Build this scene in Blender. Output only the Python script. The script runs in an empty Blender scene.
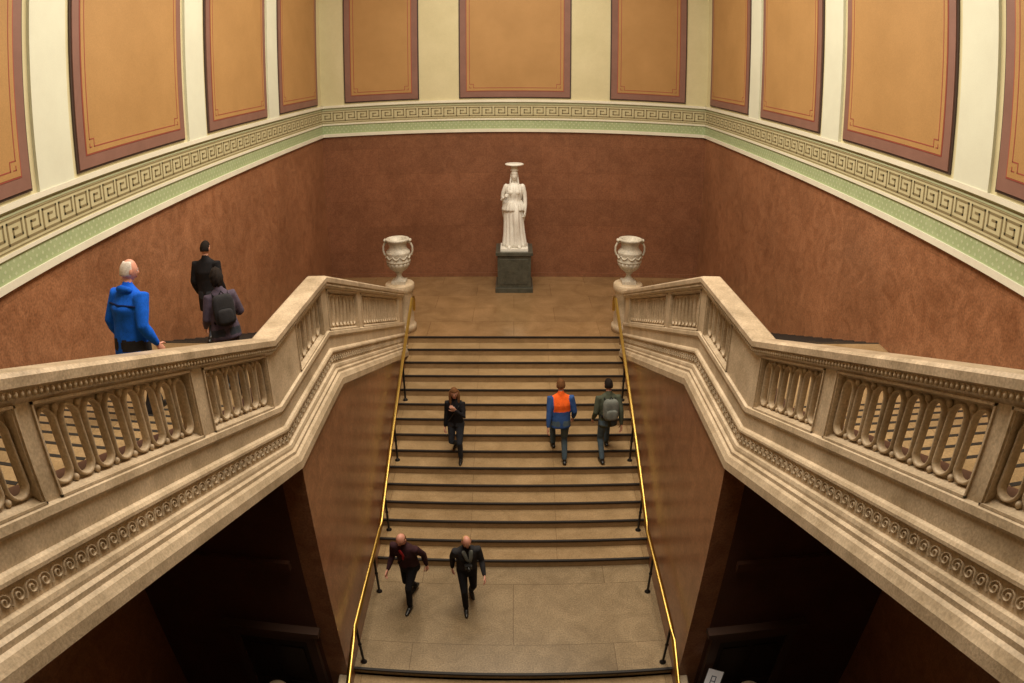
import bpy, math, random
import numpy as np
from mathutils import Vector, Matrix, Euler
random.seed(4)
scene = bpy.context.scene
V = Vector

# ------------------------------------------------------------ materials
def new_mat(name):
    m = bpy.data.materials.new(name); m.use_nodes = True
    nt = m.node_tree
    return m, nt, nt.nodes['Principled BSDF']

def flat(name, col, rough=0.6, metal=0.0, spec=0.5):
    m, nt, b = new_mat(name)
    b.inputs['Base Color'].default_value = (*col, 1)
    b.inputs['Roughness'].default_value = rough
    b.inputs['Metallic'].default_value = metal
    b.inputs['Specular IOR Level'].default_value = spec
    return m

def stone(name, c1, c2, scale=3.0, rough=0.5, bump=0.1, speck=0.25, joints=None, jcol=None, plane='xy', spec=0.4, fine=60, bvar=.86, dist=0.0, patch=0.0):
    """two-scale noise stone; joints=(w,h) block joints in the given plane"""
    m, nt, b = new_mat(name)
    N, L = nt.nodes, nt.links
    geo = N.new('ShaderNodeNewGeometry')
    n1 = N.new('ShaderNodeTexNoise'); n1.inputs['Scale'].default_value = scale; n1.inputs['Detail'].default_value = 6
    n1.inputs['Roughness'].default_value = 0.65; n1.inputs['Distortion'].default_value = dist
    n2 = N.new('ShaderNodeTexNoise'); n2.inputs['Scale'].default_value = fine; n2.inputs['Detail'].default_value = 3
    L.new(geo.outputs['Position'], n1.inputs['Vector']); L.new(geo.outputs['Position'], n2.inputs['Vector'])
    r = N.new('ShaderNodeValToRGB'); r.color_ramp.elements[0].position = .32; r.color_ramp.elements[1].position = .68
    r.color_ramp.elements[0].color = (*c1, 1); r.color_ramp.elements[1].color = (*c2, 1)
    L.new(n1.outputs['Fac'], r.inputs['Fac'])
    mp = N.new('ShaderNodeMapRange'); mp.inputs['From Min'].default_value = .3; mp.inputs['From Max'].default_value = .7
    mp.inputs['To Min'].default_value = 1 - speck; mp.inputs['To Max'].default_value = 1 + speck
    L.new(n2.outputs['Fac'], mp.inputs['Value'])
    mx = N.new('ShaderNodeVectorMath'); mx.operation = 'SCALE'
    L.new(r.outputs['Color'], mx.inputs[0]); L.new(mp.outputs['Result'], mx.inputs['Scale'])
    col = mx.outputs['Vector']
    if patch:
        n3 = N.new('ShaderNodeTexNoise'); n3.inputs['Scale'].default_value = .55; n3.inputs['Detail'].default_value = 2
        L.new(geo.outputs['Position'], n3.inputs['Vector'])
        m3 = N.new('ShaderNodeMapRange'); m3.inputs['From Min'].default_value = .3; m3.inputs['From Max'].default_value = .7
        m3.inputs['To Min'].default_value = 1 - patch; m3.inputs['To Max'].default_value = 1 + patch
        L.new(n3.outputs['Fac'], m3.inputs['Value'])
        s3 = N.new('ShaderNodeVectorMath'); s3.operation = 'SCALE'
        L.new(col, s3.inputs[0]); L.new(m3.outputs['Result'], s3.inputs['Scale']); col = s3.outputs['Vector']
    if joints:
        sep = N.new('ShaderNodeSeparateXYZ'); cmb = N.new('ShaderNodeCombineXYZ')
        L.new(geo.outputs['Position'], sep.inputs[0])
        a, c = {'xy': ('X', 'Y'), 'xz': ('X', 'Z'), 'yz': ('Y', 'Z')}[plane]
        L.new(sep.outputs[a], cmb.inputs[0]); L.new(sep.outputs[c], cmb.inputs[1])
        bk = N.new('ShaderNodeTexBrick'); bk.inputs['Scale'].default_value = 1.0
        bk.inputs['Brick Width'].default_value = joints[0]; bk.inputs['Row Height'].default_value = joints[1]
        bk.inputs['Mortar Size'].default_value = 0.006; bk.inputs['Mortar Smooth'].default_value = .3
        bk.inputs['Color1'].default_value = (1, 1, 1, 1); bk.inputs['Color2'].default_value = (bvar, bvar, bvar, 1)
        bk.inputs['Mortar'].default_value = (*(jcol or (.45, .45, .45)), 1)
        L.new(cmb.outputs[0], bk.inputs['Vector'])
        mm = N.new('ShaderNodeVectorMath'); mm.operation = 'MULTIPLY'
        L.new(col, mm.inputs[0]); L.new(bk.outputs['Color'], mm.inputs[1]); col = mm.outputs['Vector']
    L.new(col, b.inputs['Base Color'])
    b.inputs['Roughness'].default_value = rough
    b.inputs['Specular IOR Level'].default_value = spec
    if bump > 0:
        bp = N.new('ShaderNodeBump'); bp.inputs['Strength'].default_value = bump; bp.inputs['Distance'].default_value = .02
        L.new(n2.outputs['Fac'], bp.inputs['Height']); L.new(bp.outputs['Normal'], b.inputs['Normal'])
    return m

def cloth(name, col, v=.25):
    return stone(name, tuple(c * (1 - v) for c in col), tuple(c * (1 + v) for c in col), scale=9, rough=.85, bump=.15, speck=.15, spec=.2, fine=120)

M = {}
M['granite_xz'] = stone('brown_granite_xz', (.205, .083, .042), (.270, .117, .061), 3.2, .32, .02, .22, (1.6, .80), (.76, .72, .66), 'xz', .5, 34, .85, .8, .10)
M['granite_yz'] = stone('brown_granite_yz', (.210, .087, .040), (.335, .155, .078), 2.6, .28, .02, .26, (2.3, 4.3), (.8, .77, .72), 'yz', .5, 34, .94, 1.4, .16)
M['granite_dk'] = stone('brown_granite_dark', (.08, .036, .022), (.11, .050, .032), 2.0, .5, .03, .15, None, None, 'yz', .3, 45)  # darker granite; on the side strings its darkness stands in for shade
M['cream'] = stone('cream_paint', (.57, .51, .30), (.64, .575, .355), 1.2, .6, .02, .04)
M['pilaster'] = stone('pale_pilaster_paint', (.64, .64, .51), (.70, .71, .57), 1.2, .6, .02, .03)
M['orange'] = stone('ochre_panel_paint', (.365, .200, .068), (.425, .237, .085), .9, .65, .03, .08)
M['mauve'] = stone('mauve_border_paint', (.20, .098, .072), (.24, .12, .09), 2, .6, .02, .05)
M['red'] = flat('red_line_paint', (.30, .06, .04), .6)
M['dkline'] = flat('dark_outline_edge_shade', (.055, .03, .022), .6)  # dark panel outline, with the panel's edge shadow painted into it
M['white'] = stone('white_moulding', (.70, .66, .53), (.78, .74, .61), 2, .5, .02, .04)
M['green'] = stone('green_frieze_paint', (.32, .39, .20), (.38, .45, .25), 3, .6, .02, .05)
M['greenlt'] = flat('pale_green_paint', (.48, .53, .33), .6)
M['keybg'] = stone('key_band_paint', (.48, .43, .25), (.54, .49, .30), 3, .6, .02, .05)
M['key'] = flat('key_olive_paint', (.22, .175, .085), .6)
M['lime'] = stone('limestone', (.38, .290, .185), (.62, .495, .345), 2.4, .5, .14, .16, fine=45, patch=.08)
M['limecap'] = stone('limestone_cap', (.34, .26, .17), (.60, .475, .335), 3.0, .32, .08, .20, fine=45, patch=.1)
M['tread'] = stone('tread_stone', (.275, .178, .082), (.39, .262, .134), 2.4, .42, .06, .20, (1.62, 30), (.6, .55, .5), 'xy', .4, 45, .86, .6, .12)
M['riser'] = stone('riser_stone', (.26, .168, .078), (.35, .232, .118), 4, .6, .06, .15)
M['nosing'] = flat('black_nosing', (.014, .010, .008), .6)
M['floor'] = stone('landing_slabs', (.225, .132, .056), (.33, .202, .096), 1.6, .22, .03, .20, (2.1, 1.0), (.55, .5, .45), 'xy', .5, 40, .86, .5, .1)
M['floor2'] = stone('lower_landing_slabs', (.225, .160, .088), (.34, .25, .145), 2.0, .32, .05, .28, (3.3, 1.5), (.45, .4, .35), 'xy', .45, 40, .86, .9, .12)
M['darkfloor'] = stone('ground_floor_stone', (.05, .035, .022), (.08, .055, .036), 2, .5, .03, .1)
M['brass'] = flat('brass', (.62, .42, .11), .34, 1.0)
M['iron'] = flat('black_iron', (.015, .013, .012), .45, .3)
M['marble'] = stone('white_marble', (.74, .71, .64), (.86, .84, .78), 6, .45, .15, .08, fine=40)
M['urn'] = stone('urn_stone', (.40, .36, .29), (.60, .55, .46), 6, .5, .2, .16, fine=40)
M['pedestal'] = stone('dark_green_marble', (.055, .055, .042), (.10, .098, .075), 6, .3, .03, .25, fine=60)
M['ceil'] = flat('ceiling_plaster', (.7, .66, .55), .8)
M['wood'] = flat('dark_door_wood', (.02, .010, .006), .5)
M['doorframe'] = flat('dark_door_stone', (.08, .043, .03), .5)
M['skin'] = flat('skin', (.55, .27, .18), .5)
M['skinp'] = flat('pink_skin', (.66, .31, .22), .5)
M['eyew'] = flat('eye_white', (.8, .78, .74), .3)
M['eyed'] = flat('eye_dark', (.02, .012, .01), .2)
M['lip'] = flat('lips', (.42, .12, .1), .5)
M['shoe'] = flat('black_leather', (.012, .011, .010), .35)
M['black'] = cloth('black_cloth', (.012, .011, .013))
M['char'] = cloth('charcoal_cloth', (.028, .027, .030))
M['jeans'] = cloth('denim', (.085, .125, .16))
M['jeansd'] = cloth('dark_denim', (.035, .040, .052))
M['orangej'] = cloth('orange_jacket', (.92, .14, .02))
M['bluej'] = cloth('blue_jacket', (.035, .085, .25))
M['royal'] = cloth('royal_blue_jacket', (.008, .12, .70))
M['navy'] = cloth('navy_trim', (.006, .02, .10))
M['maroon'] = cloth('maroon_jacket', (.045, .018, .022))
M['redc'] = cloth('red_cloth', (.40, .03, .035))
M['olive'] = cloth('olive_jacket', (.075, .085, .058))
M['grey'] = cloth('grey_pack', (.17, .18, .16))
M['purple'] = cloth('grey_purple_jacket', (.085, .065, .095))
M['hairbr'] = cloth('brown_hair', (.15, .065, .024))
M['hairdk'] = cloth('dark_hair', (.015, .010, .008))
M['hairwh'] = cloth('white_hair', (.66, .60, .54))
M['hairbl'] = cloth('blond_hair', (.42, .26, .11))
M['paper'] = flat('white_paper', (.60, .60, .64), .6)
M['signblue'] = flat('sign_dark', (.05, .06, .10), .5)

# ------------------------------------------------------------ mesh builder
class MB:
    def __init__(s):
        s.v = []; s.f = []; s.m = []; s.sm = []; s.mats = []
    def mi(s, mat):
        if mat not in s.mats: s.mats.append(mat)
        return s.mats.index(mat)
    def add(s, verts, faces, mat, smooth=False):
        o = len(s.v); s.v += [tuple(p) for p in verts]
        k = s.mi(mat)
        for f in faces:
            s.f.append(tuple(i + o for i in f)); s.m.append(k); s.sm.append(smooth)
    def box(s, x0, x1, y0, y1, z0, z1, mat):
        x0, x1 = min(x0, x1), max(x0, x1); y0, y1 = min(y0, y1), max(y0, y1)
        v = [(x0, y0, z0), (x1, y0, z0), (x1, y1, z0), (x0, y1, z0), (x0, y0, z1), (x1, y0, z1), (x1, y1, z1), (x0, y1, z1)]
        s.add(v, [(0, 3, 2, 1), (4, 5, 6, 7), (0, 1, 5, 4), (1, 2, 6, 5), (2, 3, 7, 6), (3, 0, 4, 7)], mat)
    def transform(s, mtx):
        s.v = [tuple(mtx @ V(p)) for p in s.v]
    def build(s, name, parent=None, recalc=True, bevel=0):
        me = bpy.data.meshes.new(name)
        a = np.array(s.v); c = (a.min(0) + a.max(0)) / 2; c[2] = a[:, 2].min()
        me.from_pydata([tuple(p) for p in (a - c)], [], s.f)
        for k in s.mats: me.materials.append(M[k])
        me.polygons.foreach_set('material_index', s.m)
        me.polygons.foreach_set('use_smooth', s.sm)
        me.update()
        if recalc:
            import bmesh
            bm = bmesh.new(); bm.from_mesh(me); bmesh.ops.recalc_face_normals(bm, faces=bm.faces); bm.to_mesh(me); bm.free()
        ob = bpy.data.objects.new(name, me); scene.collection.objects.link(ob)
        ob.location = c
        if parent: 
            ob.parent = parent
        if bevel:
            bv = ob.modifiers.new('bevel', 'BEVEL'); bv.width = bevel; bv.segments = 2; bv.limit_method = 'ANGLE'
        return ob

def loft(mb, rings, mat, smooth=True, cap=True, closed_ring=True):
    n = len(rings[0]); vs = [p for r in rings for p in r]; fs = []
    for i in range(len(rings) - 1):
        for j in range(n if closed_ring else n - 1):
            k = (j + 1) % n
            fs.append((i * n + j, i * n + k, (i + 1) * n + k, (i + 1) * n + j))
    if cap:
        fs.append(tuple(range(n - 1, -1, -1))); fs.append(tuple(range((len(rings) - 1) * n, len(rings) * n)))
    mb.add(vs, fs, mat, smooth)

def tube(mb, pts, rad, mat, seg=10, fl=(1, 1), up=V((0, 1, 0.01)), caps=True, smooth=True):
    """tapered tube through points with hemispherical ends; fl scales (side, up) axes"""
    pts = [V(p) for p in pts]; rad = list(rad)
    if caps:
        d0 = (pts[0] - pts[1]).normalized(); d1 = (pts[-1] - pts[-2]).normalized()
        P = [pts[0] + d0 * rad[0] * .95, pts[0] + d0 * rad[0] * .7] + pts + [pts[-1] + d1 * rad[-1] * .7, pts[-1] + d1 * rad[-1] * .95]
        R = [rad[0] * .25, rad[0] * .72] + rad + [rad[-1] * .72, rad[-1] * .25]
    else: P, R = pts, rad
    rings = []
    for i, p in enumerate(P):
        a = P[max(i - 1, 0)]; b = P[min(i + 1, len(P) - 1)]
        t = (b - a).normalized()
        s = t.cross(up)
        if s.length < .05: s = t.cross(V((1, 0, 0)))
        s.normalize(); u = s.cross(t).normalized()
        rings.append([p + s * math.cos(2 * math.pi * j / seg) * R[i] * fl[0] + u * math.sin(2 * math.pi * j / seg) * R[i] * fl[1] for j in range(seg)])
    loft(mb, rings, mat, smooth)

def ell(mb, c, r, mat, nu=12, nv=8, rot=None, fn=None):
    c = V(c); rings = []
    for i in range(nv + 1):
        ph = -math.pi / 2 + math.pi * i / nv; ph = max(min(ph, math.pi / 2 - .02), -math.pi / 2 + .02)
        ring = []
        for j in range(nu):
            th = 2 * math.pi * j / nu
            d = V((math.cos(ph) * math.cos(th), math.cos(ph) * math.sin(th), math.sin(ph)))
            q = fn(d) if fn else d
            p = V((q.x * r[0], q.y * r[1], q.z * r[2]))
            if rot: p = rot @ p
            ring.append(c + p)
        rings.append(ring)
    loft(mb, rings, mat, True)

def lathe(mb, c, prof, mat, seg=32, flute=0, nf=16):
    rings = []
    for (r, z) in prof:
        rings.append([V((c[0] + (r * (1 + flute * math.cos(nf * 2 * math.pi * j / seg))) * math.cos(2 * math.pi * j / seg),
                         c[1] + (r * (1 + flute * math.cos(nf * 2 * math.pi * j / seg))) * math.sin(2 * math.pi * j / seg), c[2] + z)) for j in range(seg)])
    loft(mb, rings, mat, True)

# ------------------------------------------------------------ key dimensions (metres)
YB = 19.81      # back wall
XW = 5.70       # side walls
YF = -5.0       # wall behind viewer
EYE = 6.236
ZU = 4.64       # upper floor
R_, T_, NS = .155, .393, 15
YT = 14.991     # top nosing
ZL = -R_ * NS   # lower landing
YN = YT - T_ * (NS - 1)
YE = 6.847      # front edge of lower landing
ZF = ZL - R_ * 12
ZM = 2.53       # side mid landings
ZC = 12.0
XS = 2.54       # stair half-width
ZW = 4.427; ZT = 5.38
YA = 6.561      # end of stair walls

# ------------------------------------------------------------ room shell
def wall(name, fn_box, gran):
    mb = MB()
    fn_box(mb, ZF, ZW + .05, gran); fn_box(mb, ZW + .05, ZC, 'cream'); return mb.build(name)
wall('wall_back', lambda mb, a, b, m: mb.box(-XW - .3, XW + .3, YB, YB + .3, a, b, m), 'granite_xz')
wall('wall_left', lambda mb, a, b, m: mb.box(-XW - .3, -XW, YF, YB, a, b, m), 'granite_yz')
wall('wall_right', lambda mb, a, b, m: mb.box(XW, XW + .3, YF, YB, a, b, m), 'granite_yz')
wall('wall_front', lambda mb, a, b, m: mb.box(-XW - .3, XW + .3, YF - .3, YF, a, b, m), 'granite_xz')
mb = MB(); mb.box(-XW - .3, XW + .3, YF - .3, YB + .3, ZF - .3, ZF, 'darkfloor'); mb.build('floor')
mb = MB(); mb.box(-XW - .3, XW + .3, YF - .3, YB + .3, ZC, ZC + .3, 'ceil'); mb.build('ceiling')

maps = {
 'back': lambda s, z, d: (s, YB - d, z),
 'left': lambda s, z, d: (-XW + d, s, z),
 'right': lambda s, z, d: (XW - d, s, z)}
def wbox(mb, mp, s0, s1, z0, z1, d0, d1, mat):
    a = mp(s0, z0, d0); b = mp(s1, z1, d1)
    mb.box(a[0], b[0], a[1], b[1], a[2], b[2], mat)

def frieze(name, side, s0, s1):
    mp = maps[side]; mb = MB()
    wbox(mb, mp, s0, s1, 4.427, 4.52, 0, .06, 'white')
    wbox(mb, mp, s0, s1, 4.52, 4.78, 0, .02, 'green')
    wbox(mb, mp, s0, s1, 4.78, 4.825, 0, .045, 'white')
    wbox(mb, mp, s0, s1, 4.825, 5.24, 0, .02, 'keybg')
    wbox(mb, mp, s0, s1, 5.24, 5.31, 0, .03, 'greenlt')
    wbox(mb, mp, s0, s1, 5.31, 5.38, 0, .07, 'white')
    wbox(mb, mp, s0, s1, 4.845, 4.862, 0, .024, 'key')
    wbox(mb, mp, s0, s1, 5.205, 5.222, 0, .024, 'key')
    wbox(mb, mp, s0, s1, 5.268, 5.280, 0, .034, 'key')
    n = int(round((s1 - s0) / .37)); p = (s1 - s0) / n; h = .245; t = .028; zb = 4.912
    segs = [((0, 0), (1, 0)), ((0, 0), (0, 1)), ((0, 1), (.78, 1)), ((.78, 1), (.78, .30)), ((.78, .30), (.30, .30)), ((.30, .30), (.30, .68)), ((.30, .68), (.54, .68))]
    for i in range(n):
        o = s0 + i * p
        for (a, b) in segs:
            x0 = o + a[0] * p; x1 = o + b[0] * p; z0 = zb + a[1] * h; z1 = zb + b[1] * h
            if x0 > x1: x0, x1 = x1, x0
            if z0 > z1: z0, z1 = z1, z0
            wbox(mb, mp, max(x0 - t / 2, s0), min(x1 + t / 2, s1), z0 - t / 2, z1 + t / 2, .02, .026, 'key')
    # diaper of small dots in the green band
    n = int((s1 - s0) / .13); p = (s1 - s0) / n
    for i in range(n):
        for j in range(3):
            c = s0 + (i + (.5 if j % 2 else .0)) * p + .03; z = 4.575 + j * .075; r = .026
            if c + r > s1: continue
            mb.add([mp(c - r, z, .023), mp(c, z - r, .023), mp(c + r, z, .023), mp(c, z + r, .023)], [(0, 1, 2, 3)], 'greenlt')
    return mb.build(name, recalc=False)
frieze('trim_1', 'back', -XW, XW)
frieze('trim_2', 'left', .0, YB)
frieze('trim_3', 'right', .0, YB)
tn = [6]
def panel(side, s0, s1, z0=5.46, z1=11.2):
    mp = maps[side]; mb = MB()
    wbox(mb, mp, s0 - .035, s1 + .035, z0 - .035, z1 + .035, 0, .03, 'dkline')
    wbox(mb, mp, s0, s1, z0, z1, 0, .05, 'mauve')
    b = .17
    wbox(mb, mp, s0 + b, s1 - b, z0 + b, z1 - b, 0, .056, 'red')
    b = .19
    wbox(mb, mp, s0 + b, s1 - b, z0 + b, z1 - b, 0, .060, 'orange')
    q = b + .075; t = .015; k = .11
    A, B, C, D = s0 + q, s1 - q, z0 + q, z1 - q
    for (a0, a1, c0, c1) in [(A + k, B - k, C, C + t), (A + k, B - k, D - t, D), (A, A + t, C + k, D - k), (B - t, B, C + k, D - k),
                             (A, A + k + t, C + k, C + k + t), (A + k, A + k + t, C, C + k), (B - k - t, B, C + k, C + k + t), (B - k - t, B - k, C, C + k),
                             (A, A + k * .55, C, C + t), (A, A + t, C, C + k * .55), (B - k * .55, B, C, C + t), (B - t, B, C, C + k * .55)]:
        wbox(mb, mp, a0, a1, c0, c1, .06, .063, 'red')
    ob = mb.build('trim_%d' % tn[0]); tn[0] += 1
    return ob
for (a, b) in [(-4.93, -2.77), (-1.54, 1.60), (2.80, 5.0)]: panel('back', a, b)
for sd in ('left', 'right'):
    for (a, b) in [(16.0, 19.3), (11.85, 15.05), (7.52, 10.78), (3.2, 6.42), (-1.1, 2.1)]: panel(sd, a, b)
def strips(name, side, lst):
    mb = MB(); 
    for a, b in lst:
        wbox(mb, maps[side], a, b, ZT, 11.6, 0, .05, 'pilaster')
    return mb.build(name)
strips('trim_4', 'left', [(15.18, 15.87), (10.95, 11.68), (6.58, 7.36), (2.25, 3.05)])
strips('trim_5', 'right', [(15.18, 15.87), (10.95, 11.68), (6.58, 7.36), (2.25, 3.05)])

# ------------------------------------------------------------ central staircase
mb = MB()
for k in range(1, NS):
    y1 = YT - T_ * (k - 1); y0 = YT - T_ * k; z = -R_ * k
    mb.box(-XS, XS, y0, y1, z - .30, z, 'tread'); mb.box(-XS, XS, y0 - .002, y0, z - .16, z - .03, 'riser')
    mb.box(-XS, XS, y0 - .010, y0 + .035, z - .034, z + .003, 'nosing')
mb.box(-XS, XS, YT - .002, YT, -.16, -.030, 'riser'); mb.box(-XS, XS, YT - .01, YT + .035, -.034, .003, 'nosing')
mb.add([(x, y, z) for x in (-XS, XS) for (y, z) in [(YT, -.3), (YT, ZF), (YE, ZF), (YE, ZL - .1), (YN, ZL - .1)]],
       [(0, 1, 2, 3, 4), (9, 8, 7, 6, 5), (0, 5, 6, 1), (1, 6, 7, 2), (2, 7, 8, 3), (3, 8, 9, 4), (4, 9, 5, 0)], 'riser')
mb.box(-XS, XS, YE, YN + .2, ZL - .3, ZL, 'floor2')
mb.box(-XS, XS, YE - .012, YE + .035, ZL - .035, ZL + .003, 'nosing')
for k in range(1, 12):
    y1 = YE - T_ * (k - 1); y0 = YE - T_ * k; z = ZL - R_ * k
    mb.box(-XS, XS, y0, y1, ZF, z, 'tread'); mb.box(-XS, XS, y0 - .012, y0 + .035, z - .035, z + .003, 'nosing')
mb.build('staircase')
mb = MB(); mb.box(-XW, XW, YT, YB, -.30, 0, 'floor'); mb.build('landing_floor')
mb = MB(); mb.box(-XW, XW, YB - .03, YB, 0, .12, 'granite_xz'); mb.build('baseboard_back')
mb = MB(); mb.box(-XW, XW, YF, .3, ZU - .35, ZU, 'floor')
for sx in (-1, 1): mb.box(sx * 2.87, sx * XW, .3, .76, ZU - .35, ZU, 'floor')
mb.build('upper_landing_floor')
mb = MB(); mb.box(-2.6, 2.6, .02, .28, ZU, ZU + .78, 'lime'); mb.box(-2.6, 2.6, -.02, .32, ZU + .78, ZU + .88, 'limecap'); mb.build('balcony_parapet')

# ------------------------------------------------------------ side flights + balustrades
Y1, Y0, SLP = 8.694, 6.458, .371
CAPZ = 3.531
def capz(y):
    if y > Y1: return CAPZ - SLP * (y - Y1)
    if y < Y0: return CAPZ + SLP * (Y0 - y)
    return CAPZ
YEND = 15.10
XF = 2.65       # face plane
YS = .42
path = [YEND, Y1, Y0, YS]

def sweep(mb, sx, prof, ys, mat):
    rings = []
    for y in ys:
        rings.append([V((sx * (XF - px), y, capz(y) + dz)) for (px, dz) in prof])
    loft(mb, rings, mat, False)

def slot(n, w, hh):
    """long round-ended opening"""
    pts = []; st = hh - w
    for i in range(n):
        a = 2 * math.pi * (i + .5) / n
        cx, cz = math.cos(a), math.sin(a)
        pts.append((w * cx, w * cz + (st if cz > 0 else -st)))
    return pts

ZTP, ZBP = -.235, -.785
def pierced(mb, sx, ya, yb, n, zt=ZTP, zb=ZBP):
    """pierced panel: a row of upright oval rings, bulbous at the foot, on a thin recessed slab cut through by the ovals"""
    L = (yb - ya) / n; zc = (zt + zb) / 2; H2 = (zt - zb) / 2; N = 28
    def P(s, z, px): return (sx * (XF - px), s, capz(s) + z)
    w = L * .315; hh = H2 - .042
    fpx, bpx = -.080, -.098
    for i in range(n):
        c = ya + (i + .5) * L
        def shape(grow):
            out = []
            for (a, b) in slot(N, w + grow, hh + grow):
                t = (b / (hh + grow) + 1) / 2          # 0 foot .. 1 head
                s = 1.10 - .22 * t if t > .25 else 1.06
                out.append((a * s, b))
            return out
        hole = shape(0)
        outer = []
        for (a, b) in hole:
            k = min((L / 2) / max(abs(a), 1e-6), H2 / max(abs(b), 1e-6)); outer.append((a * k, b * k))
        for (qx, qz) in [(1, 1), (1, -1), (-1, 1), (-1, -1)]:
            t = (qx * L / 2, qz * H2)
            j = min(range(N), key=lambda q: (outer[q][0] - t[0]) ** 2 + (outer[q][1] - t[1]) ** 2); outer[j] = t
        vs = []
        for (px, arr) in ((fpx, outer), (fpx, hole), (bpx, hole), (bpx, outer)):
            vs += [P(c + a, zc + b, px) for a, b in arr]
        fs = []
        for r in range(3):
            for j in range(N):
                k = (j + 1) % N; fs.append((r * N + j, r * N + k, (r + 1) * N + k, (r + 1) * N + j))
        mb.add(vs, fs, 'lime')
        g = L * .125
        rings = []
        for (gr, px) in ((g, fpx - .002), (g * .98, fpx + .022), (g * .75, fpx + .040), (g * .4, fpx + .044), (g * .10, fpx + .032), (0, fpx + .012), (0, fpx)):
            rings.append([P(c + a, zc + b, px) for a, b in shape(gr)])
        vs = [p for r in rings for p in r]; fs = []
        for r in range(len(rings) - 1):
            for j in range(N):
                k = (j + 1) % N; fs.append((r * N + j, r * N + k, (r + 1) * N + k, (r + 1) * N + j))
        mb.add(vs, fs, 'lime', True)
        ss = ya + i * L
        if ss - ya > .01:
            ell(mb, P(ss, zt - .035, fpx + .018), (.026, L * .12, .030), 'lime', 8, 6)
            ell(mb, P(ss, zb + .030, fpx + .018), (.026, L * .10, .026), 'lime', 8, 6)

def balustrade(sx):
    mb = MB()
    cap = [(-.23, -.02), (-.20, 0), (.04, 0), (.07, -.025), (.07, -.085), (.04, -.105), (.03, -.15), (.0, -.19), (-.17, -.19), (-.20, -.13), (-.23, -.10)]
    sweep(mb, sx, cap, path, 'limecap')
    base = [(.0, -.82), (.03, -.835), (.035, -.89), (.01, -.92), (.01, -1.09), (.04, -1.105), (.055, -1.13), (.055, -1.155), (.025, -1.165), (.025, -1.335),
            (.06, -1.345), (.07, -1.38), (.07, -1.41), (.10, -1.43), (.10, -1.47), (.13, -1.49), (.15, -1.54), (.16, -1.56), (.16, -1.66), (-.195, -1.66), (-.195, -.82)]
    sweep(mb, sx, base, path, 'lime')
    panels = [(10.92, 14.45, 17), (8.86, 10.58, 8), (7.38, 8.50, 5), (4.82, 6.25, 6), (2.62, 4.54, 8), (.62, 2.42, 8)]
    edges = [YEND] + [e for p in panels for e in (p[1], p[0])] + [YS]
    ipier = [(edges[i], edges[i + 1]) for i in range(0, len(edges), 2)]
    for (b, a) in ipier:
        ys = [b] + [q for q in (Y1, Y0) if a < q < b] + [a]
        sweep(mb, sx, [(0, -.18), (0, -.83), (-.16, -.83), (-.16, -.18)], ys, 'lime')
    for (a, b, n) in panels:
        sweep(mb, sx, [(-.0, -.185), (-.015, -.215), (-.05, -.235), (-.10, -.24), (-.10, -.185)], [b, a], 'lime')
        sweep(mb, sx, [(-.0, -.825), (-.015, -.805), (-.05, -.785), (-.10, -.78), (-.10, -.825)], [b, a], 'lime')
        pierced(mb, sx, a, b, n)
        for (z0, z1) in ((-.190, -.208), (-.805, -.823)):
            sweep(mb, sx, [(.016, z0), (.016, z1), (-.01, z1), (-.01, z0)], [b + .03, a - .03], 'lime')
        for yy in (a - .03, b + .015):
            sweep(mb, sx, [(.016, -.19), (.016, -.82), (-.01, -.82), (-.01, -.19)], [yy + .015, yy], 'lime')
    y = YEND - .05
    while y > YS + .05:
        ell(mb, (sx * (XF - .040), y, capz(y) - .13), (.022, .018, .026), 'lime', 6, 4); y -= .055
    # running scroll ornament
    y = YEND - .08; P = .125
    while y > YS + .1:
        pts = []
        for i in range(19):
            t = i / 18; a = math.pi * 1.0 - t * 3.2 * math.pi; r = .050 * (1 - t) + .008
            pts.append((math.cos(a) * r, math.sin(a) * r))
        pts = [(-P * .62, -.048), (-P * .5, -.024)] + pts
        vs = []; fs = []
        for i, (a, b) in enumerate(pts):
            q0 = pts[max(i - 1, 0)]; q1 = pts[min(i + 1, len(pts) - 1)]
            tx, tz = q1[0] - q0[0], q1[1] - q0[1]; l = math.hypot(tx, tz) or 1; nx, nz = -tz / l, tx / l; w = .0072
            for (e, px) in ((-w, .025), (-w * .6, .040), (w * .6, .040), (w, .025)):
                yy = y + a + nx * e
                vs.append((sx * (XF - px), yy, capz(yy) - 1.25 + b + nz * e))
            if i:
                for j in range(3):
                    fs.append(((i - 1) * 4 + j, (i - 1) * 4 + j + 1, i * 4 + j + 1, i * 4 + j))
        mb.add(vs, fs, 'lime', True)
        y -= P
    return mb.build('stone_balustrade', recalc=True)
for sx in (-1, 1): balustrade(sx)

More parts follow.
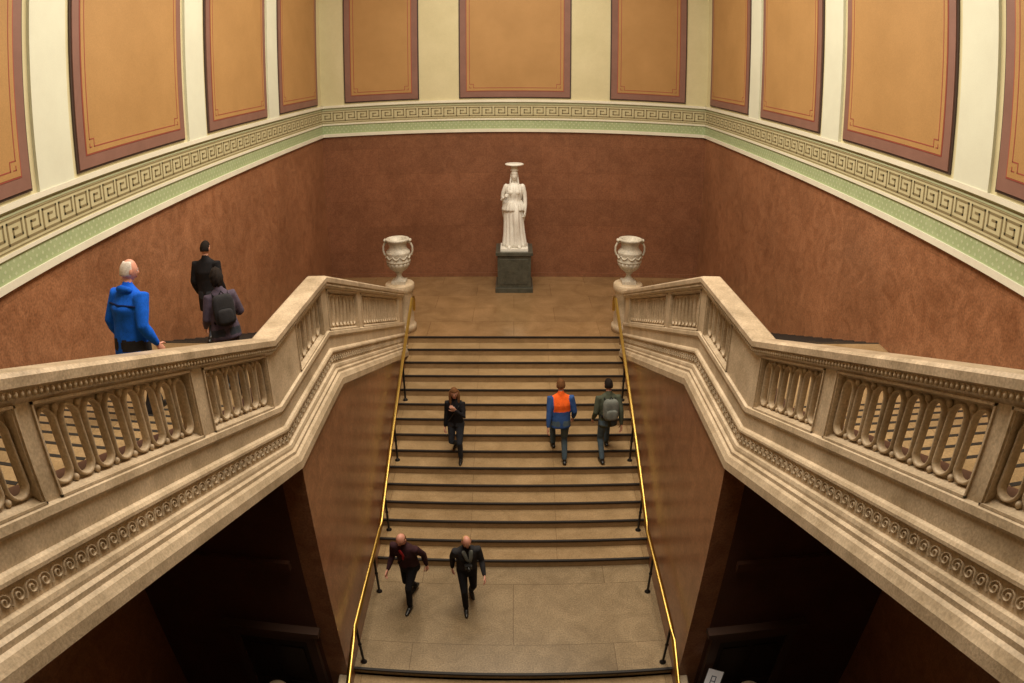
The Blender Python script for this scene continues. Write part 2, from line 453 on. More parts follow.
NL = 17; TL = (15.5 - Y1) / NL; RL = ZM / NL
def side_flight(sx):
    mb = MB()
    xa, xb = sx * 2.86, sx * (XW - .002)
    def quadprism(y0, y1, zlo0, zlo1, ztop):
        v = [(xa, y0, zlo0), (xb, y0, zlo0), (xb, y1, zlo1), (xa, y1, zlo1), (xa, y0, ztop), (xb, y0, ztop), (xb, y1, ztop), (xa, y1, ztop)]
        mb.add(v, [(0, 3, 2, 1), (4, 5, 6, 7), (0, 1, 5, 4), (1, 2, 6, 5), (2, 3, 7, 6), (3, 0, 4, 7)], 'tread')
    xn = sx * 3.25
    for j in range(NL - 1):
        z = ZM - RL * (j + 1); y0 = Y1 + TL * j
        lo = .0 if y0 > YT - .4 else max(z - .6, -.29)
        quadprism(y0, y0 + TL, lo, lo, z)
        mb.box(xn, xb, y0 + TL - .03, y0 + TL + .01, z - .03, z + .003, 'nosing')
    quadprism(Y0, Y1, ZM - .45, ZM - .45, ZM)
    mb.box(xn, xb, Y1 - .03, Y1 + .01, ZM - .03, ZM + .003, 'nosing')
    n = 14; t = (Y0 - .765) / n; r = (ZU - ZM) / n
    for j in range(n - 1):
        z = ZM + r * (j + 1); y1 = Y0 - t * j
        quadprism(y1 - t, y1, z - .5, z - .6, z)
        mb.box(xn, xb, y1 - .03, y1 + .01, z - .03, z + .003, 'nosing')
    # inner stone string, dark colour standing in for shade behind the balustrade openings
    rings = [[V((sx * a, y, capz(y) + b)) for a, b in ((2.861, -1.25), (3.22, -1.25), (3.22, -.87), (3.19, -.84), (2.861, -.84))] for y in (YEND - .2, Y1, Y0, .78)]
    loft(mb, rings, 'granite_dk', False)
    return mb.build('side_staircase')
for sx in (-1, 1): side_flight(sx)
def side_z(Y):
    if Y <= Y1: return ZM
    return ZM - RL * (int((Y - Y1) / TL) + 1)

def stair_wall(sx, name):
    mb = MB(); ya = YA; dd = 1.66; ye = YT
    poly = [(ya, ZF), (ye, ZF), (ye, capz(ye) - dd), (Y1, capz(Y1) - dd), (ya, capz(ya) - dd)]
    n = len(poly)
    v = [(sx * (XS + .002), y, z) for y, z in poly] + [(sx * 2.85, y, z) for y, z in poly]
    f = [tuple(range(n)), tuple(range(2 * n - 1, n - 1, -1))] + [(i, (i + 1) % n, n + (i + 1) % n, n + i) for i in range(n)]
    mb.add(v, f, 'granite_yz')
    return mb.build(name)
stair_wall(-1, 'wall_stair_left'); stair_wall(1, 'wall_stair_right')
def under_wall(sx, name):
    mb = MB()
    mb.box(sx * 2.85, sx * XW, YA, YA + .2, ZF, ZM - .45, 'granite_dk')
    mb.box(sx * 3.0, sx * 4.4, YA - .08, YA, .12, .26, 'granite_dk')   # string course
    return mb.build(name)
under_wall(-1, 'wall_under_left'); under_wall(1, 'wall_under_right')
def door(sx, name):
    mb = MB(); a, b = sx * 3.05, sx * 4.15; y = YA - .002; zt = -1.32
    mb.box(a, b, y - .06, y, ZF, zt, 'wood')
    mb.box(a - sx * .14, a, y - .10, y, ZF, zt, 'doorframe'); mb.box(b, b + sx * .14, y - .10, y, ZF, zt, 'doorframe')
    mb.box(a - sx * .14, b + sx * .14, y - .10, y, zt, zt + .17, 'doorframe')
    mb.box(a - sx * .24, b + sx * .24, y - .16, y, zt + .17, zt + .26, 'doorframe')
    for i in range(2):
        for j in range(3):
            x0 = a + sx * (.09 + i * .50); mb.box(x0, x0 + sx * .40, y - .075, y - .06, ZF + .15 + j * .88, ZF + .92 + j * .88, 'wood')
    return mb.build(name)
door(-1, 'door_1'); door(1, 'door_2')

for sx in (-1, 1):
    mb = MB(); rings = []
    x0, x1 = XS + .006, XS + .17
    for y, zt in ((YA - .005, ZL + .16), (6.2, ZL + .10), (2.6, ZL + .10 - (6.2 - 2.6) * .394), (2.3, ZL + .10 - (6.2 - 2.6) * .394)):
        rings.append([V((sx * x0, y, ZF)), V((sx * x1, y, ZF)), V((sx * x1, y, zt - .03)), V((sx * (x1 - .02), y, zt)), V((sx * (x0 + .02), y, zt)), V((sx * x0, y, zt - .03))])
    loft(mb, rings, 'lime', False); mb.build('stair_curb')
for sx in (-1, 1):
    mb = MB()
    lathe(mb, (sx * 3.6, 6.05, ZF), [(.26, 0), (.26, .15), (.20, .2), (.18, .25), (.18, 1.75), (.20, 1.8), (.25, 1.85), (.25, 1.93), (.19, 1.97), (.20, 2.03), (.18, 2.11), (.11, 2.19), (.02, 2.22)], 'lime', 28)
    mb.build('stone_newel')

# newel drums with urns at the statue landing
UX, UY = 2.76, 15.47
for sx in (-1, 1):
    mb = MB(); c = (sx * UX, UY, 0)
    lathe(mb, c, [(.36, 0), (.36, .14), (.345, .16), (.32, .19), (.31, .21), (.31, .98), (.33, 1.02), (.35, 1.06), (.355, 1.10), (.355, 1.19), (.33, 1.22), (.05, 1.22)], 'lime', 40)
    mb.build('stone_newel_drum')
    mb = MB(); c = (0, 0, 0)
    mb.box(-.17, .17, -.17, .17, 0, .07, 'urn')
    lathe(mb, (0, 0, .05), [(.15, 0), (.15, .03), (.10, .07), (.065, .12), (.06, .18), (.085, .20), (.085, .22), (.12, .25)], 'urn', 32)
    lathe(mb, (0, 0, .05), [(.12, .25), (.20, .31), (.255, .39), (.28, .48)], 'urn', 64, .035, 16)
    lathe(mb, (0, 0, .05), [(.28, .48), (.295, .50), (.295, .52), (.28, .54), (.285, .67), (.295, .71), (.29, .74), (.235, .79), (.21, .84), (.215, .91), (.245, .98), (.285, 1.01), (.285, 1.05), (.26, 1.06), (.20, 1.04), (.17, .95), (.05, .9)], 'urn', 40)
    for q in (-1, 1):
        pts = [(q * r, 0, .05 + z) for r, z in ((.27, .64), (.33, .66), (.355, .75), (.35, .86), (.31, .94), (.25, .98))]
        tube(mb, pts, [.028, .026, .024, .024, .026, .028], 'urn', 10)
        tube(mb, [(q * .30, -.03, 1.06), (q * .30, .03, 1.06)], [.04, .04], 'urn', 12)
    for i in range(10):
        a0 = 2 * math.pi * i / 10
        pts = [(math.cos(a0 + t * 2 * math.pi / 10) * .292, math.sin(a0 + t * 2 * math.pi / 10) * .292, .05 + .66 - .07 * math.sin(math.pi * t)) for t in (0, .2, .4, .6, .8, 1)]
        tube(mb, pts, [.010, .014, .017, .017, .014, .010], 'urn', 8)
    mb.transform(Matrix.Translation((sx * UX, UY, 1.22)))
    mb.build('stone_urn')

# ------------------------------------------------------------ brass handrails
for sx in (-1, 1):
    mb = MB(); X = sx * 2.40
    def rz(y): 
        if y > YT: return .97
        if y > YN: return .97 - (YT - y) * ((.97 - ZL - .90) / (YT - YN))
        if y > YE: return ZL + .90
        return ZL + .90 - (YE - y) * .394
    pts = [(X, YT + .22, .62), (X, YT + .27, .80), (X, YT + .21, .94), (X, YT + .02, .97), (X, YN + .1, rz(YN + .1)), (X, YN - .15, ZL + .90), (X, YE + .12, ZL + .90), (X, YE - .12, ZL + .85), (X, 3.0, rz(3.0))]
    tube(mb, pts, [.036] * len(pts), 'brass', 12)
    def tz(y):
        if y > YT: return 0
        if y > YN: return -R_ * math.ceil((YT - y) / T_)
        if y > YE: return ZL
        return ZL - R_ * math.ceil((YE - y) / T_)
    for y in (13.2, 11.70, 10.15, 8.72, 7.0, 5.5, 4.0):
        tube(mb, [(X, y, tz(y) + .01), (X, y, rz(y) - .02)], [.022, .022], 'iron', 10)
        lathe(mb, (X, y, tz(y)), [(.055, 0), (.055, .015), (.028, .04), (.02, .06)], 'iron', 14)
        ell(mb, (X, y, (tz(y) + rz(y)) / 2), (.032, .032, .038), 'iron', 10, 6)
    mb.build('brass_handrail')

# ------------------------------------------------------------ sign stand
mb = MB()
sc = V((3.02, 6.24, -1.96))
tube(mb, [(2.99, 6.27, ZF + .03), (2.99, 6.27, -2.04)], [.02, .02], 'iron', 10)
lathe(mb, (2.99, 6.26, ZF), [(.12, 0), (.12, .02), (.03, .05)], 'iron', 20)
sb = MB(); sb.box(-.13, .13, -.17, .17, -.012, 0, 'iron'); sb.box(-.12, .12, -.16, .16, 0, .004, 'paper')
sb.box(-.04, .04, .05, .065, .004, .006, 'signblue'); sb.box(-.04, .04, -.03, -.015, .004, .006, 'signblue'); sb.box(-.04, .04, -.105, -.09, .004, .006, 'signblue')
sb.box(-.04, -.025, -.105, .065, .004, .006, 'signblue'); sb.box(.025, .04, -.105, .065, .004, .006, 'signblue')
sb.transform(Matrix.Translation(sc) @ Euler((math.radians(38), 0, math.radians(-28))).to_matrix().to_4x4())
for k, nm in enumerate(sb.mats):
    fs = [f for f, m_ in zip(sb.f, sb.m) if m_ == k]; mb.add(sb.v, fs, nm)
mb.build('sign_stand')

# ------------------------------------------------------------ figures
def ik(a, c, l1, l2, pole):
    a, c, pole = V(a), V(c), V(pole); d = c - a; L = d.length
    if L > (l1 + l2) * .999: c = a + d * ((l1 + l2) * .999 / L); d = c - a; L = d.length
    x = (l1 * l1 - l2 * l2 + L * L) / (2 * L); h = math.sqrt(max(l1 * l1 - x * x, 0))
    u = d.normalized(); p = (pole - u * pole.dot(u)).normalized()
    return a + u * x + p * h, c

def remesh(mb, voxel, caps):
    ob = mb.build('tmp', recalc=False)
    r = ob.modifiers.new('r', 'REMESH'); r.mode = 'VOXEL'; r.voxel_size = voxel
    s = ob.modifiers.new('s', 'SMOOTH'); s.factor = .5; s.iterations = 3
    dg = bpy.context.evaluated_depsgraph_get(); ev = ob.evaluated_get(dg); me = ev.to_mesh()
    loc = ob.location
    vs = [tuple(v.co + loc) for v in me.vertices]; fs = [tuple(p.vertices) for p in me.polygons]
    ev.to_mesh_clear(); m0 = ob.data; bpy.data.objects.remove(ob); bpy.data.meshes.remove(m0)
    va = np.array(vs); fc = np.array([va[list(f)].mean(0) for f in fs])
    best = np.full(len(fs), 1e9); idx = np.zeros(len(fs), int)
    for i, (a, b, ra, rb, mt) in enumerate(caps):
        a = np.array(a); b = np.array(b); ab = b - a
        t = np.clip(((fc - a) @ ab) / (ab @ ab), 0, 1)
        d = np.linalg.norm(fc - a - t[:, None] * ab, axis=1) - (ra + (rb - ra) * t)
        mk = d < best; best[mk] = d[mk]; idx[mk] = i
    return vs, fs, [caps[i][4] for i in idx]

def add_remeshed(out, vs, fs, mats):
    o = len(out.v); out.v += vs
    for f, m in zip(fs, mats):
        out.f.append(tuple(i + o for i in f)); out.m.append(out.mi(m)); out.sm.append(True)

def head(out, c, R, skin, hair, style, k=1.0, marble=False):
    c = V(c)
    sx, sy, sz = .076 * k, .096 * k, .118 * k
    def hf(d):
        x, y, z = d; f = -y
        if z < 0:
            x *= 1 - .30 * (-z) ** 1.6
            if f < 0: y *= 1 - .30 * (-z)
            else: y *= 1 - .08 * (-z)
        if f > 0:
            y -= .30 * math.exp(-(d.x / .16) ** 2 - ((z + .16) / .15) ** 2)      # nose
            y -= .10 * math.exp(-(d.x / .12) ** 2 - ((z - .05) / .2) ** 2)
            y += .12 * math.exp(-((abs(d.x) - .38) / .17) ** 2 - ((z - .04) / .12) ** 2)  # sockets
            y -= .07 * math.exp(-(d.x / .3) ** 2 - ((z + .48) / .08) ** 2)        # lips
            y -= .10 * math.exp(-(d.x / .28) ** 2 - ((z + .82) / .16) ** 2)       # chin
            y -= .05 * math.exp(-((z - .22) / .10) ** 2)                          # brow
        return V((x, y, z))
    ell(out, c, (sx, sy, sz), skin, 32, 24, R, hf)
    def P(x, y, z): return c + R @ V((x * k, y * k, z * k))
    for q in (-1, 1):
        ell(out, P(q * .030, -.080, .006), (.014 * k, .010 * k, .009 * k), skin if marble else 'eyew', 10, 6, R)
        if not marble:
            ell(out, P(q * .030, -.088, .006), (.006 * k, .004 * k, .006 * k), 'eyed', 8, 6, R)
            ell(out, P(q * .031, -.090, .026), (.019 * k, .006 * k, .004 * k), hair, 8, 4, R)
        ell(out, P(q * .077, .006, -.004), (.010 * k, .019 * k, .032 * k), skin, 10, 8, R)
    ell(out, P(0, -.091, -.052), (.023 * k, .008 * k, .004 * k), skin if marble else 'lip', 10, 4, R)
    ell(out, P(0, -.090, -.060), (.020 * k, .008 * k, .005 * k), skin if marble else 'lip', 10, 4, R)
    rnd = random.Random(int(abs(c.x) * 1000))
    ph = [rnd.uniform(0, 6) for _ in range(4)]
    def hr(d):
        x, y, z = d; f = -y
        amp = {'short': 1.10, 'long': 1.14, 'bald': 1.05, 'thin': 1.09, 'curly': 1.26, 'classic': 1.16}[style]
        wob = 1 + (.07 if style in ('curly',) else .025) * math.sin(9 * x + ph[0] + 7 * z) * math.sin(8 * y + ph[1] + 5 * z)
        s = amp * wob
        faceline = .42 if style != 'curly' else .38
        if f > .15 and z < faceline: s = .80
        elif z < -.45 and style in ('short', 'bald', 'thin'): s = .85
        elif style in ('short',) and z < -.05 and f > -.15: s = .85
        if style == 'bald' and (z > .42 or f > .10): s = .86
        if style == 'thin' and (z > .80 or f > .10): s = .86
        q = hf(V((x, y, z))) if s < 1 else V((x, y, z))
        return q * s
    ell(out, c, (sx, sy, sz), hair, 36, 26, R, hr)
    if style == 'long':
        tube(out, [P(0, .06, .02), P(0, .09, -.08), P(0, .10, -.17), P(0, .09, -.25)], [.075 * k, .085 * k, .075 * k, .04 * k], hair, 16, (1, .5), R @ V((0, 1, 0.01)))
        for q in (-1, 1):
            tube(out, [P(q * .075, .01, .03), P(q * .088, -.01, -.08), P(q * .085, -.04, -.18), P(q * .075, -.055, -.25)], [.03 * k, .032 * k, .028 * k, .012 * k], hair, 12)
    if style == 'classic':
        ell(out, P(0, .09, -.06), (.06 * k, .05 * k, .06 * k), hair, 14, 10, R)
        for q in (-1, 1):
            tube(out, [P(q * .07, -.0, -.03), P(q * .085, -.01, -.12), P(q * .09, -.06, -.20), P(q * .085, -.075, -.27)], [.02, .02, .018, .01], hair, 8)

def hand(out, wrist, dirv, palmn, side, skin, curl=.5, k=1.0):
    """palm + 4 fingers + thumb; dirv along the hand, palmn = palm-facing normal, side = thumb direction"""
    w = V(wrist); d = V(dirv).normalized(); n = V(palmn); n = (n - d * n.dot(d)).normalized(); s = d.cross(n).normalized()
    if s.dot(V(side)) < 0: s = -s
    tube(out, [w - d * .02 * k, w + d * .02 * k, w + d * .055 * k, w + d * .085 * k], [.026 * k, .034 * k, .040 * k, .038 * k], skin, 12, (1, .42), n)
    for i, (off, L) in enumerate(((.030, .070), (.010, .080), (-.010, .074), (-.029, .058))):
        p = w + d * .085 * k + s * off * k; pts = [p]; a = curl * .5
        for l in (.42, .32, .26):
            dd = d * math.cos(a) + n * math.sin(a); p = p + dd * L * l * k; pts.append(p); a += curl * .9
        tube(out, pts, [.0095 * k, .009 * k, .0085 * k, .007 * k], skin, 8)
    p = w + d * .025 * k + s * .028 * k; pts = [p]
    for l, sp in ((.038, .9), (.030, .55), (.024, .3)):
        dd = (d * (1 - sp * .4) + s * sp + n * .35).normalized(); p = p + dd * l * k; pts.append(p)
    tube(out, pts, [.014 * k, .0115 * k, .010 * k, .008 * k], skin, 8)

def person(name, loc, heading, H, pose, c, extra=None):
    """local frame faces -Y, +X = figure's left; lengths for a 1.75 m body scaled by H"""
    out = MB(); body = MB(); caps = []
    k = H / 1.75
    pel = V(pose.get('pelvis', (0, 0, .92)))
    lean = math.radians(pose.get('lean', 4)); tw = math.radians(pose.get('twist', 0)); roll = math.radians(pose.get('roll', 0))
    Rt = Euler((lean, roll, tw)).to_matrix()
    fem = c.get('fem', False); bulk = c.get('bulk', 1.0)
    def T(x, y, z): return pel + Rt @ V((x, y, z))
    def seg(pts, rad, mt, fl=(1, 1), up=V((0, 1, .01))):
        tube(body, pts, rad, mt, 14, fl, up)
        for i in range(len(pts) - 1): caps.append((tuple(pts[i]), tuple(pts[i + 1]), rad[i], rad[i + 1], mt))
    def tring(z, rx, ry, yo=0):
        return [T(math.cos(2 * math.pi * j / 24) * rx, yo + math.sin(2 * math.pi * j / 24) * ry, z) for j in range(24)]
    sw = .158 if fem else .180 * (1 + (bulk - 1) * .4)
    hem = c.get('hem', -.10)
    hr = (.170 if fem else .165) * bulk
    prof = [(hem, hr * .98, .125 * bulk), (hem + .02, hr, .13 * bulk), (0.02, hr * .98, .128 * bulk), (.12, (.145 if fem else .158) * bulk, .118 * bulk),
            (.22, (.14 if fem else .158) * bulk, .115 * bulk), (.34, (.158 if fem else .172) * bulk, .128 * bulk), (.43, sw * 1.02, .118), (.49, sw * .88, .095), (.535, .10, .072), (.56, .062, .06)]
    rings = [tring(z, a, b, (-.012 if (.25 < z < .4 and fem) else 0)) for z, a, b in prof]
    loft(body, rings, c['top'])
    lowmat = c.get('toplow', c['top'])
    for z0, z1, m_ in ((hem, .20, lowmat), (.20, .44, c['top']), (.44, .50, c['top'])):
        for xx in (-.09, 0, .09):
            caps.append((tuple(T(xx, 0, z0 + .02)), tuple(T(xx, 0, z1)), .085, .085, m_))
    nb = T(0, .01, .53); hc0 = T(0, -.02, .700)
    Rh = Rt @ Euler((math.radians(pose.get('hpitch', 0)), 0, math.radians(pose.get('hyaw', 0)))).to_matrix()
    seg([nb, T(0, 0, .62)], [.058, .052], c['skin'])
    seg([T(0, .01, .515), T(0, .012, .55)], [.078, .070], c.get('collar', c['top']))
    for q, key in ((1, 'footL'), (-1, 'footR')):
        ft = V(pose[key]); hip = pel + V((q * .088, 0, -.02))
        ank = ft + V((0, 0, .085)); kn, ank2 = ik(hip, ank, .44, .43, (q * .06, -1, 0))
        mid = kn.lerp(ank2, .3)
        seg([hip, hip.lerp(kn, .45), kn, mid + V((0, .012, 0)), ank2 + (kn - ank2) * .10], [.098, .082, .062, .060, .052], c['legs'])
        fa = math.radians(pose.get('fyaw', 0) + q * 6)
        fd = V((math.sin(fa), -math.cos(fa), 0))
        pitch = pose.get(key + '_pitch', 0.0)
        fd = (fd + V((0, 0, -pitch))).normalized()
        base = V((ank2.x, ank2.y, ank2.z - .085))
        h0 = base - fd * .05 + V((0, 0, .045)); h1 = base + fd * .04 + V((0, 0, .048)); h2 = base + fd * .12 + V((0, 0, .036)); h3 = base + fd * .175 + V((0, 0, .030))
        seg([h0, h1, h2, h3], [.040, .045, .040, .028], c['shoe'], (1, .85), V((0, 0, 1)))
        seg([ank2, base + V((0, 0, .055))], [.045, .045], c['shoe'])
    for q, key in ((1, 'handL'), (-1, 'handR')):
        sh = T(q * sw, 0, .455); tg = V(pose[key]); pole = pose.get(key + '_pole', (q * .22, 1, -.1))
        el, wr = ik(sh, tg, .285, .25, pole)
        seg([T(q * sw * .6, 0, .445), sh, sh.lerp(el, .5), el, el.lerp(wr, .4), wr], [.065, .066 * bulk, .055 * bulk, .047 * bulk, .045 * bulk, .036], c.get('sleeve', c['top']))
        d = (wr - el).normalized()
        hd = V(pose.get(key + '_dir', d)); pn = V(pose.get(key + '_palm', (-q, 0, 0)))
        hand(out, wr + d * .02, hd, pn, (0, -1, .2), c['skin'], pose.get('curl', .45))
    vs, fs, mats = remesh(body, .014, caps)
    add_remeshed(out, vs, fs, mats)
    head(out, hc0, Rh, c['skin'], c['hair'], c['style'])
    if extra: extra(out, T, Rt)
    out.transform(Matrix.Translation(V(loc)) @ Matrix.Rotation(math.radians(heading), 4, 'Z') @ Matrix.Scale(k, 4))
    return out.build(name, recalc=True)

def backpack(mat, strap):
    def f(out, T, Rt):
        def sq(d):
            e = .55
            return V([math.copysign(abs(t) ** e, t) for t in d])
        ell(out, T(0, .19, .28), (.15, .085, .21), mat, 24, 16, Rt, sq)
        ell(out, T(0, .275, .20), (.11, .04, .10), mat, 20, 12, Rt, sq)
        for q in (-1, 1):
            tube(out, [T(q * .10, .14, .46), T(q * .105, .02, .505), T(q * .11, -.105, .44), T(q * .13, -.135, .30), T(q * .165, -.06, .16), T(q * .14, .12, .12)], [.018] * 6, strap, 8)
        tube(out, [T(-.03, .19, .49), T(0, .19, .53), T(.03, .19, .49)], [.009] * 3, strap, 8)
    return f

def wextra(out, T, Rt):
    b = MB(); b.box(-.04, .04, -.008, .008, -.06, .06, 'paper')
    m = Matrix.Translation(T(-.0, -.245, .46)) @ Euler((.5, 0, .3)).to_matrix().to_4x4(); b.transform(m); out.add(b.v, b.f, 'paper')
    tube(out, [T(.12, .06, .49), T(.10, -.09, .44), T(.0, -.14, .28), T(-.12, -.12, .10), T(-.17, -.02, .0)], [.011] * 5, 'shoe', 8)
z9 = -R_ * 9
person('woman', (-1.16, 11.74, z9), -8, 1.68,
       dict(pelvis=(0, .05, .93), lean=3, footL=(.09, -.03, 0), footR=(-.08, .32, .161), handL=(.07, -.21, 1.33), handR=(-.22, -.02, .85), handL_pole=(.6, .2, -1),
            handR_palm=(1, 0, 0), handL_palm=(0, .6, -.3), hpitch=2, hyaw=12, curl=.6),
       dict(skin='skin', hair='hairbr', style='long', top='black', legs='jeansd', shoe='shoe', fem=True, hem=-.06), wextra)
person('man', (.93, 11.74, z9), 184, 1.84,
       dict(pelvis=(0, .0, .90), lean=9, footR=(-.09, .13, 0), footL=(.09, -.27, .149), handL=(.25, .14, .86), handR=(-.27, -.16, .88), hpitch=8),
       dict(skin='skin', hair='hairbr', style='short', top='orangej', toplow='bluej', sleeve='bluej', collar='orangej', legs='jeans', shoe='shoe', hem=-.12, bulk=1.18))
person('man', (1.88, 11.76, z9), 188, 1.84,
       dict(pelvis=(0, .0, .90), lean=7, footL=(.09, .13, 0), footR=(-.09, -.27, .149), handL=(.25, -.14, .88), handR=(-.24, .12, .86), hpitch=6),
       dict(skin='skin', hair='hairdk', style='short', top='olive', legs='jeans', shoe='shoe', hem=-.10, bulk=1.12), backpack('grey', 'black'))
def redbag(out, T, Rt):
    tube(out, [T(.14, .02, .50), T(.05, -.12, .40), T(-.10, -.15, .15), T(-.18, -.05, .02)], [.012] * 4, 'black', 8)
    tube(out, [T(-.02, -.125, .50), T(.02, -.14, .40), T(.0, -.145, .30)], [.03, .028, .015], 'redc', 10, (1, .5))
person('man', (-1.76, 8.56, ZL), -22, 1.74,
       dict(pelvis=(0, 0, .89), lean=14, twist=8, footL=(.08, -.26, 0), footR=(-.08, .26, .03), handL=(.27, .12, .86), handR=(-.25, -.28, .88), hpitch=10, hyaw=-8, footR_pitch=.3),
       dict(skin='skinp', hair='hairbr', style='bald', top='maroon', legs='black', shoe='shoe', hem=-.12, bulk=1.16), redbag)
def scarf(out, T, Rt):
    tube(out, [T(.06, -.10, .52), T(.05, -.145, .40), T(.03, -.155, .27)], [.035, .035, .02], 'grey', 10, (1, .5))
    tube(out, [T(-.06, -.10, .52), T(-.03, -.145, .42), T(0, -.155, .33)], [.035, .03, .02], 'grey', 10, (1, .5))
    b = MB(); b.box(-.06, .06, -.035, .03, -.04, .04, 'shoe'); b.transform(Matrix.Translation(T(0, -.19, .24)) @ Rt.to_4x4()); out.add(b.v, b.f, 'shoe')
    tube(out, [T(0, -.20, .24), T(0, -.26, .23)], [.03, .028], 'shoe', 14)
person('man', (-.78, 8.52, ZL), 12, 1.70,
       dict(pelvis=(0, 0, .90), lean=10, footL=(.08, .22, .02), footR=(-.08, -.22, 0), handL=(.26, -.24, .88), handR=(-.24, .08, .86), hpitch=10, hyaw=5, footL_pitch=.3),
       dict(skin='skinp', hair='hairbl', style='thin', top='char', legs='black', shoe='shoe', hem=-.12, bulk=1.12), scarf)
def yoke(out, T, Rt):
    tube(out, [T(-.22, .10, .38), T(0, .155, .38), T(.22, .10, .38)], [.012] * 3, 'navy', 8)
    tube(out, [T(-.10, .06, .525), T(0, .09, .54), T(.10, .06, .525)], [.03, .04, .03], 'royal', 10)
rU = (ZU - ZM) / 14
person('man', (-4.06, 5.80, ZM + rU * 2), 160, 1.84,
       dict(pelvis=(0, -.04, .90), lean=8, footL=(.09, -.33, -rU / 1.05), footR=(-.09, .04, 0), handL=(.31, -.10, .87), handR=(-.31, -.12, .88), hyaw=-20, hpitch=6),
       dict(skin='skinp', hair='hairwh', style='thin', top='royal', toplow='royal', legs='char', shoe='shoe', hem=-.16, bulk=1.42), yoke)
yz = 9.0
person('man', (-4.60, yz, side_z(yz)), 176, 1.66,
       dict(pelvis=(0, 0, .90), lean=3, footL=(.09, 0, 0), footR=(-.09, .34, .155), handL=(.26, -.08, .86), handR=(-.26, -.08, .86), hpitch=10),
       dict(skin='skin', hair='hairdk', style='short', top='black', legs='jeansd', shoe='shoe', hem=-.30, bulk=1.22))
person('woman', (-3.50, 7.14, ZM), 214, 1.60,
       dict(pelvis=(0, 0, .91), lean=13, footL=(.08, -.14, 0), footR=(-.08, .16, 0), handL=(.24, -.24, .92), handR=(-.25, -.34, 1.0), hpitch=14),
       dict(skin='skin', hair='hairdk', style='curly', top='purple', legs='jeansd', shoe='shoe', fem=True, hem=-.12, bulk=1.26), backpack('char', 'black'))

# ------------------------------------------------------------ statue on pedestal
PX, PY = 0.01, 18.76
mb = MB()
mb.box(PX - .53, PX + .53, PY - .53, PY + .53, 0, .14, 'pedestal')
mb.box(PX - .47, PX + .47, PY - .47, PY + .47, .14, 1.08, 'pedestal')
mb.box(PX - .39, PX + .39, PY - .485, PY - .47, .24, .98, 'pedestal')
mb.box(PX - .52, PX + .52, PY - .52, PY + .52, 1.08, 1.18, 'pedestal')
mb.build('statue_pedestal', bevel=.01)
st = MB(); body = MB()
def dring(z, rx, ry, xo=0, yo=0, fl=.05, n=96, nf=15, knee=0):
    r = []
    for j in range(n):
        a = 2 * math.pi * j / n
        f = 1 + fl * (abs(math.sin(nf * a / 2 + z * .6)) * 2 - 1)
        kx = knee * math.exp(-((a - math.radians(290)) / .35) ** 2)
        r.append(V((xo + math.cos(a) * rx * f, yo + math.sin(a) * (ry * f) - (kx if math.sin(a) < 0 else 0), z)))
    return r
skirt = [dring(.05, .265, .21, .01, 0, .10), dring(.12, .245, .195, .01, 0, .11), dring(.35, .22, .175, 0, 0, .11, knee=.03), dring(.6, .205, .165, -.01, 0, .10, knee=.09), dring(.75, .205, .165, -.015, 0, .08, knee=.08),
         dring(.95, .21, .16, -.02, 0, .05, knee=.03), dring(1.05, .185, .145, -.01, 0, .03)]
loft(st, skirt, 'marble')
over = [dring(.86, .24, .19, -.015, 0, .09, nf=19), dring(.90, .24, .19, -.015, 0, .08, nf=19), dring(1.0, .215, .165, -.015, 0, .05, nf=19), dring(1.07, .17, .135, -.01, 0, .035, nf=19), dring(1.10, .155, .125, -.005, 0, .02),
        dring(1.18, .165, .135, .005, -.005, .05), dring(1.27, .18, .155, .005, -.01, .055), dring(1.34, .19, .14, 0, 0, .05), dring(1.40, .18, .11, 0, 0, .02), dring(1.44, .12, .085, 0, 0, .01), dring(1.47, .06, .058, 0, 0, 0)]
loft(st, over, 'marble')
for q in (-1, 1): ell(st, (q * .07, -.12, 1.27), (.055, .045, .06), 'marble', 14, 10)
tube(st, [(0, .0, 1.43), (0, -.005, 1.55)], [.058, .052], 'marble', 16)
head(st, (0, -.02, 1.62), Euler((.08, 0, .05)).to_matrix(), 'marble', 'marble', 'classic', .98, True)
tube(st, [(.175, 0, 1.39), (.215, .0, 1.25), (.235, .01, 1.10), (.24, -.03, .98), (.235, -.06, .86)], [.056, .050, .043, .038, .030], 'marble', 14)
hand(st, (.235, -.065, .85), (0, -.15, -1), (-1, 0, 0), (0, -1, 0), 'marble', .7, 1.0)
tube(st, [(-.175, 0, 1.39), (-.23, .02, 1.25), (-.265, .03, 1.13), (-.26, -.06, 1.11), (-.22, -.16, 1.16)], [.056, .050, .044, .040, .032], 'marble', 14)
hand(st, (-.215, -.17, 1.165), (.3, -.6, .5), (.6, .4, -.4), (0, 0, 1), 'marble', .9, 1.0)
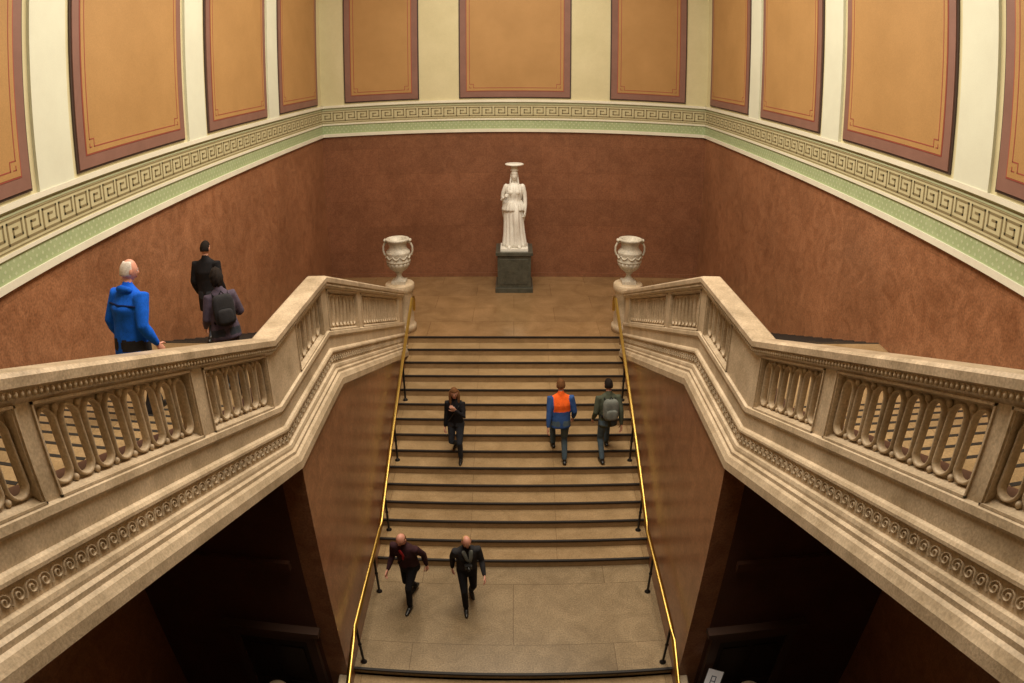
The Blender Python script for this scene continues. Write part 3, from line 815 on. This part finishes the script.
for q in (-1, 1):
    for i in range(4):
        x = q * (.185 + .018 * i); zz = .45 + .08 * i
        tube(st, [(q * .16, .07, 1.36), (x, .10, 1.1), (x + q * .01, .11, .8), (x * .98, .10, zz)], [.024, .022, .022, .016], 'marble', 8)
for q in (-1, 1): tube(st, [(q * .10, -.12, .075), (q * .115, -.25 + (.0 if q > 0 else -.03), .065)], [.05, .034], 'marble', 12, (1, .7), V((0, 0, 1)))
st.box(-.30, .30, -.32, .25, 0, .05, 'marble')
lathe(st, (0, -.015, 1.72), [(.075, 0), (.085, .02), (.08, .04), (.065, .07), (.07, .10), (.10, .125), (.19, .14), (.20, .145), (.20, .165), (.18, .175), (.05, .175)], 'marble', 40)
st.transform(Matrix.Translation((PX, PY + .02, 1.18)) @ Matrix.Scale(1.29, 4))
st.build('statue')

# ------------------------------------------------------------ light
def area(name, loc, rot, sx, sy, power, col):
    l = bpy.data.lights.new(name, 'AREA'); l.shape = 'RECTANGLE'; l.size = sx; l.size_y = sy; l.energy = power; l.color = col
    o = bpy.data.objects.new(name, l); o.location = loc; o.rotation_euler = rot; scene.collection.objects.link(o); return o
area('skylight_lamp', (0, 9.8, ZC - .15), (0, 0, 0), 4.2, 13.5, 1950, (1.0, .905, .75))
w = bpy.data.worlds.new('world'); scene.world = w; w.use_nodes = True
w.node_tree.nodes['Background'].inputs[0].default_value = (.9, .85, .75, 1); w.node_tree.nodes['Background'].inputs[1].default_value = .2
scene.view_settings.view_transform = 'Standard'
scene.view_settings.look = 'None'

# ------------------------------------------------------------ camera: 15 mm-class fisheye lens (equisolid) on a small sensor, 36 mm equivalent units
cam = bpy.data.cameras.new('camera'); co = bpy.data.objects.new('camera', cam); scene.collection.objects.link(co)
cam.sensor_fit = 'HORIZONTAL'; cam.sensor_width = 36; cam.sensor_height = 24.01; cam.lens = 23.9; cam.clip_start = .05
cam.type = 'PANO'
tgt = cam.cycles if hasattr(cam, 'cycles') and hasattr(cam.cycles, 'panorama_type') else cam
tgt.panorama_type = 'FISHEYE_EQUISOLID'; tgt.fisheye_lens = 680 * 36 / 1024; tgt.fisheye_fov = math.pi
co.location = (0, 0, EYE); co.rotation_euler = (math.pi / 2 - .401, 0, .0029)
scene.camera = co
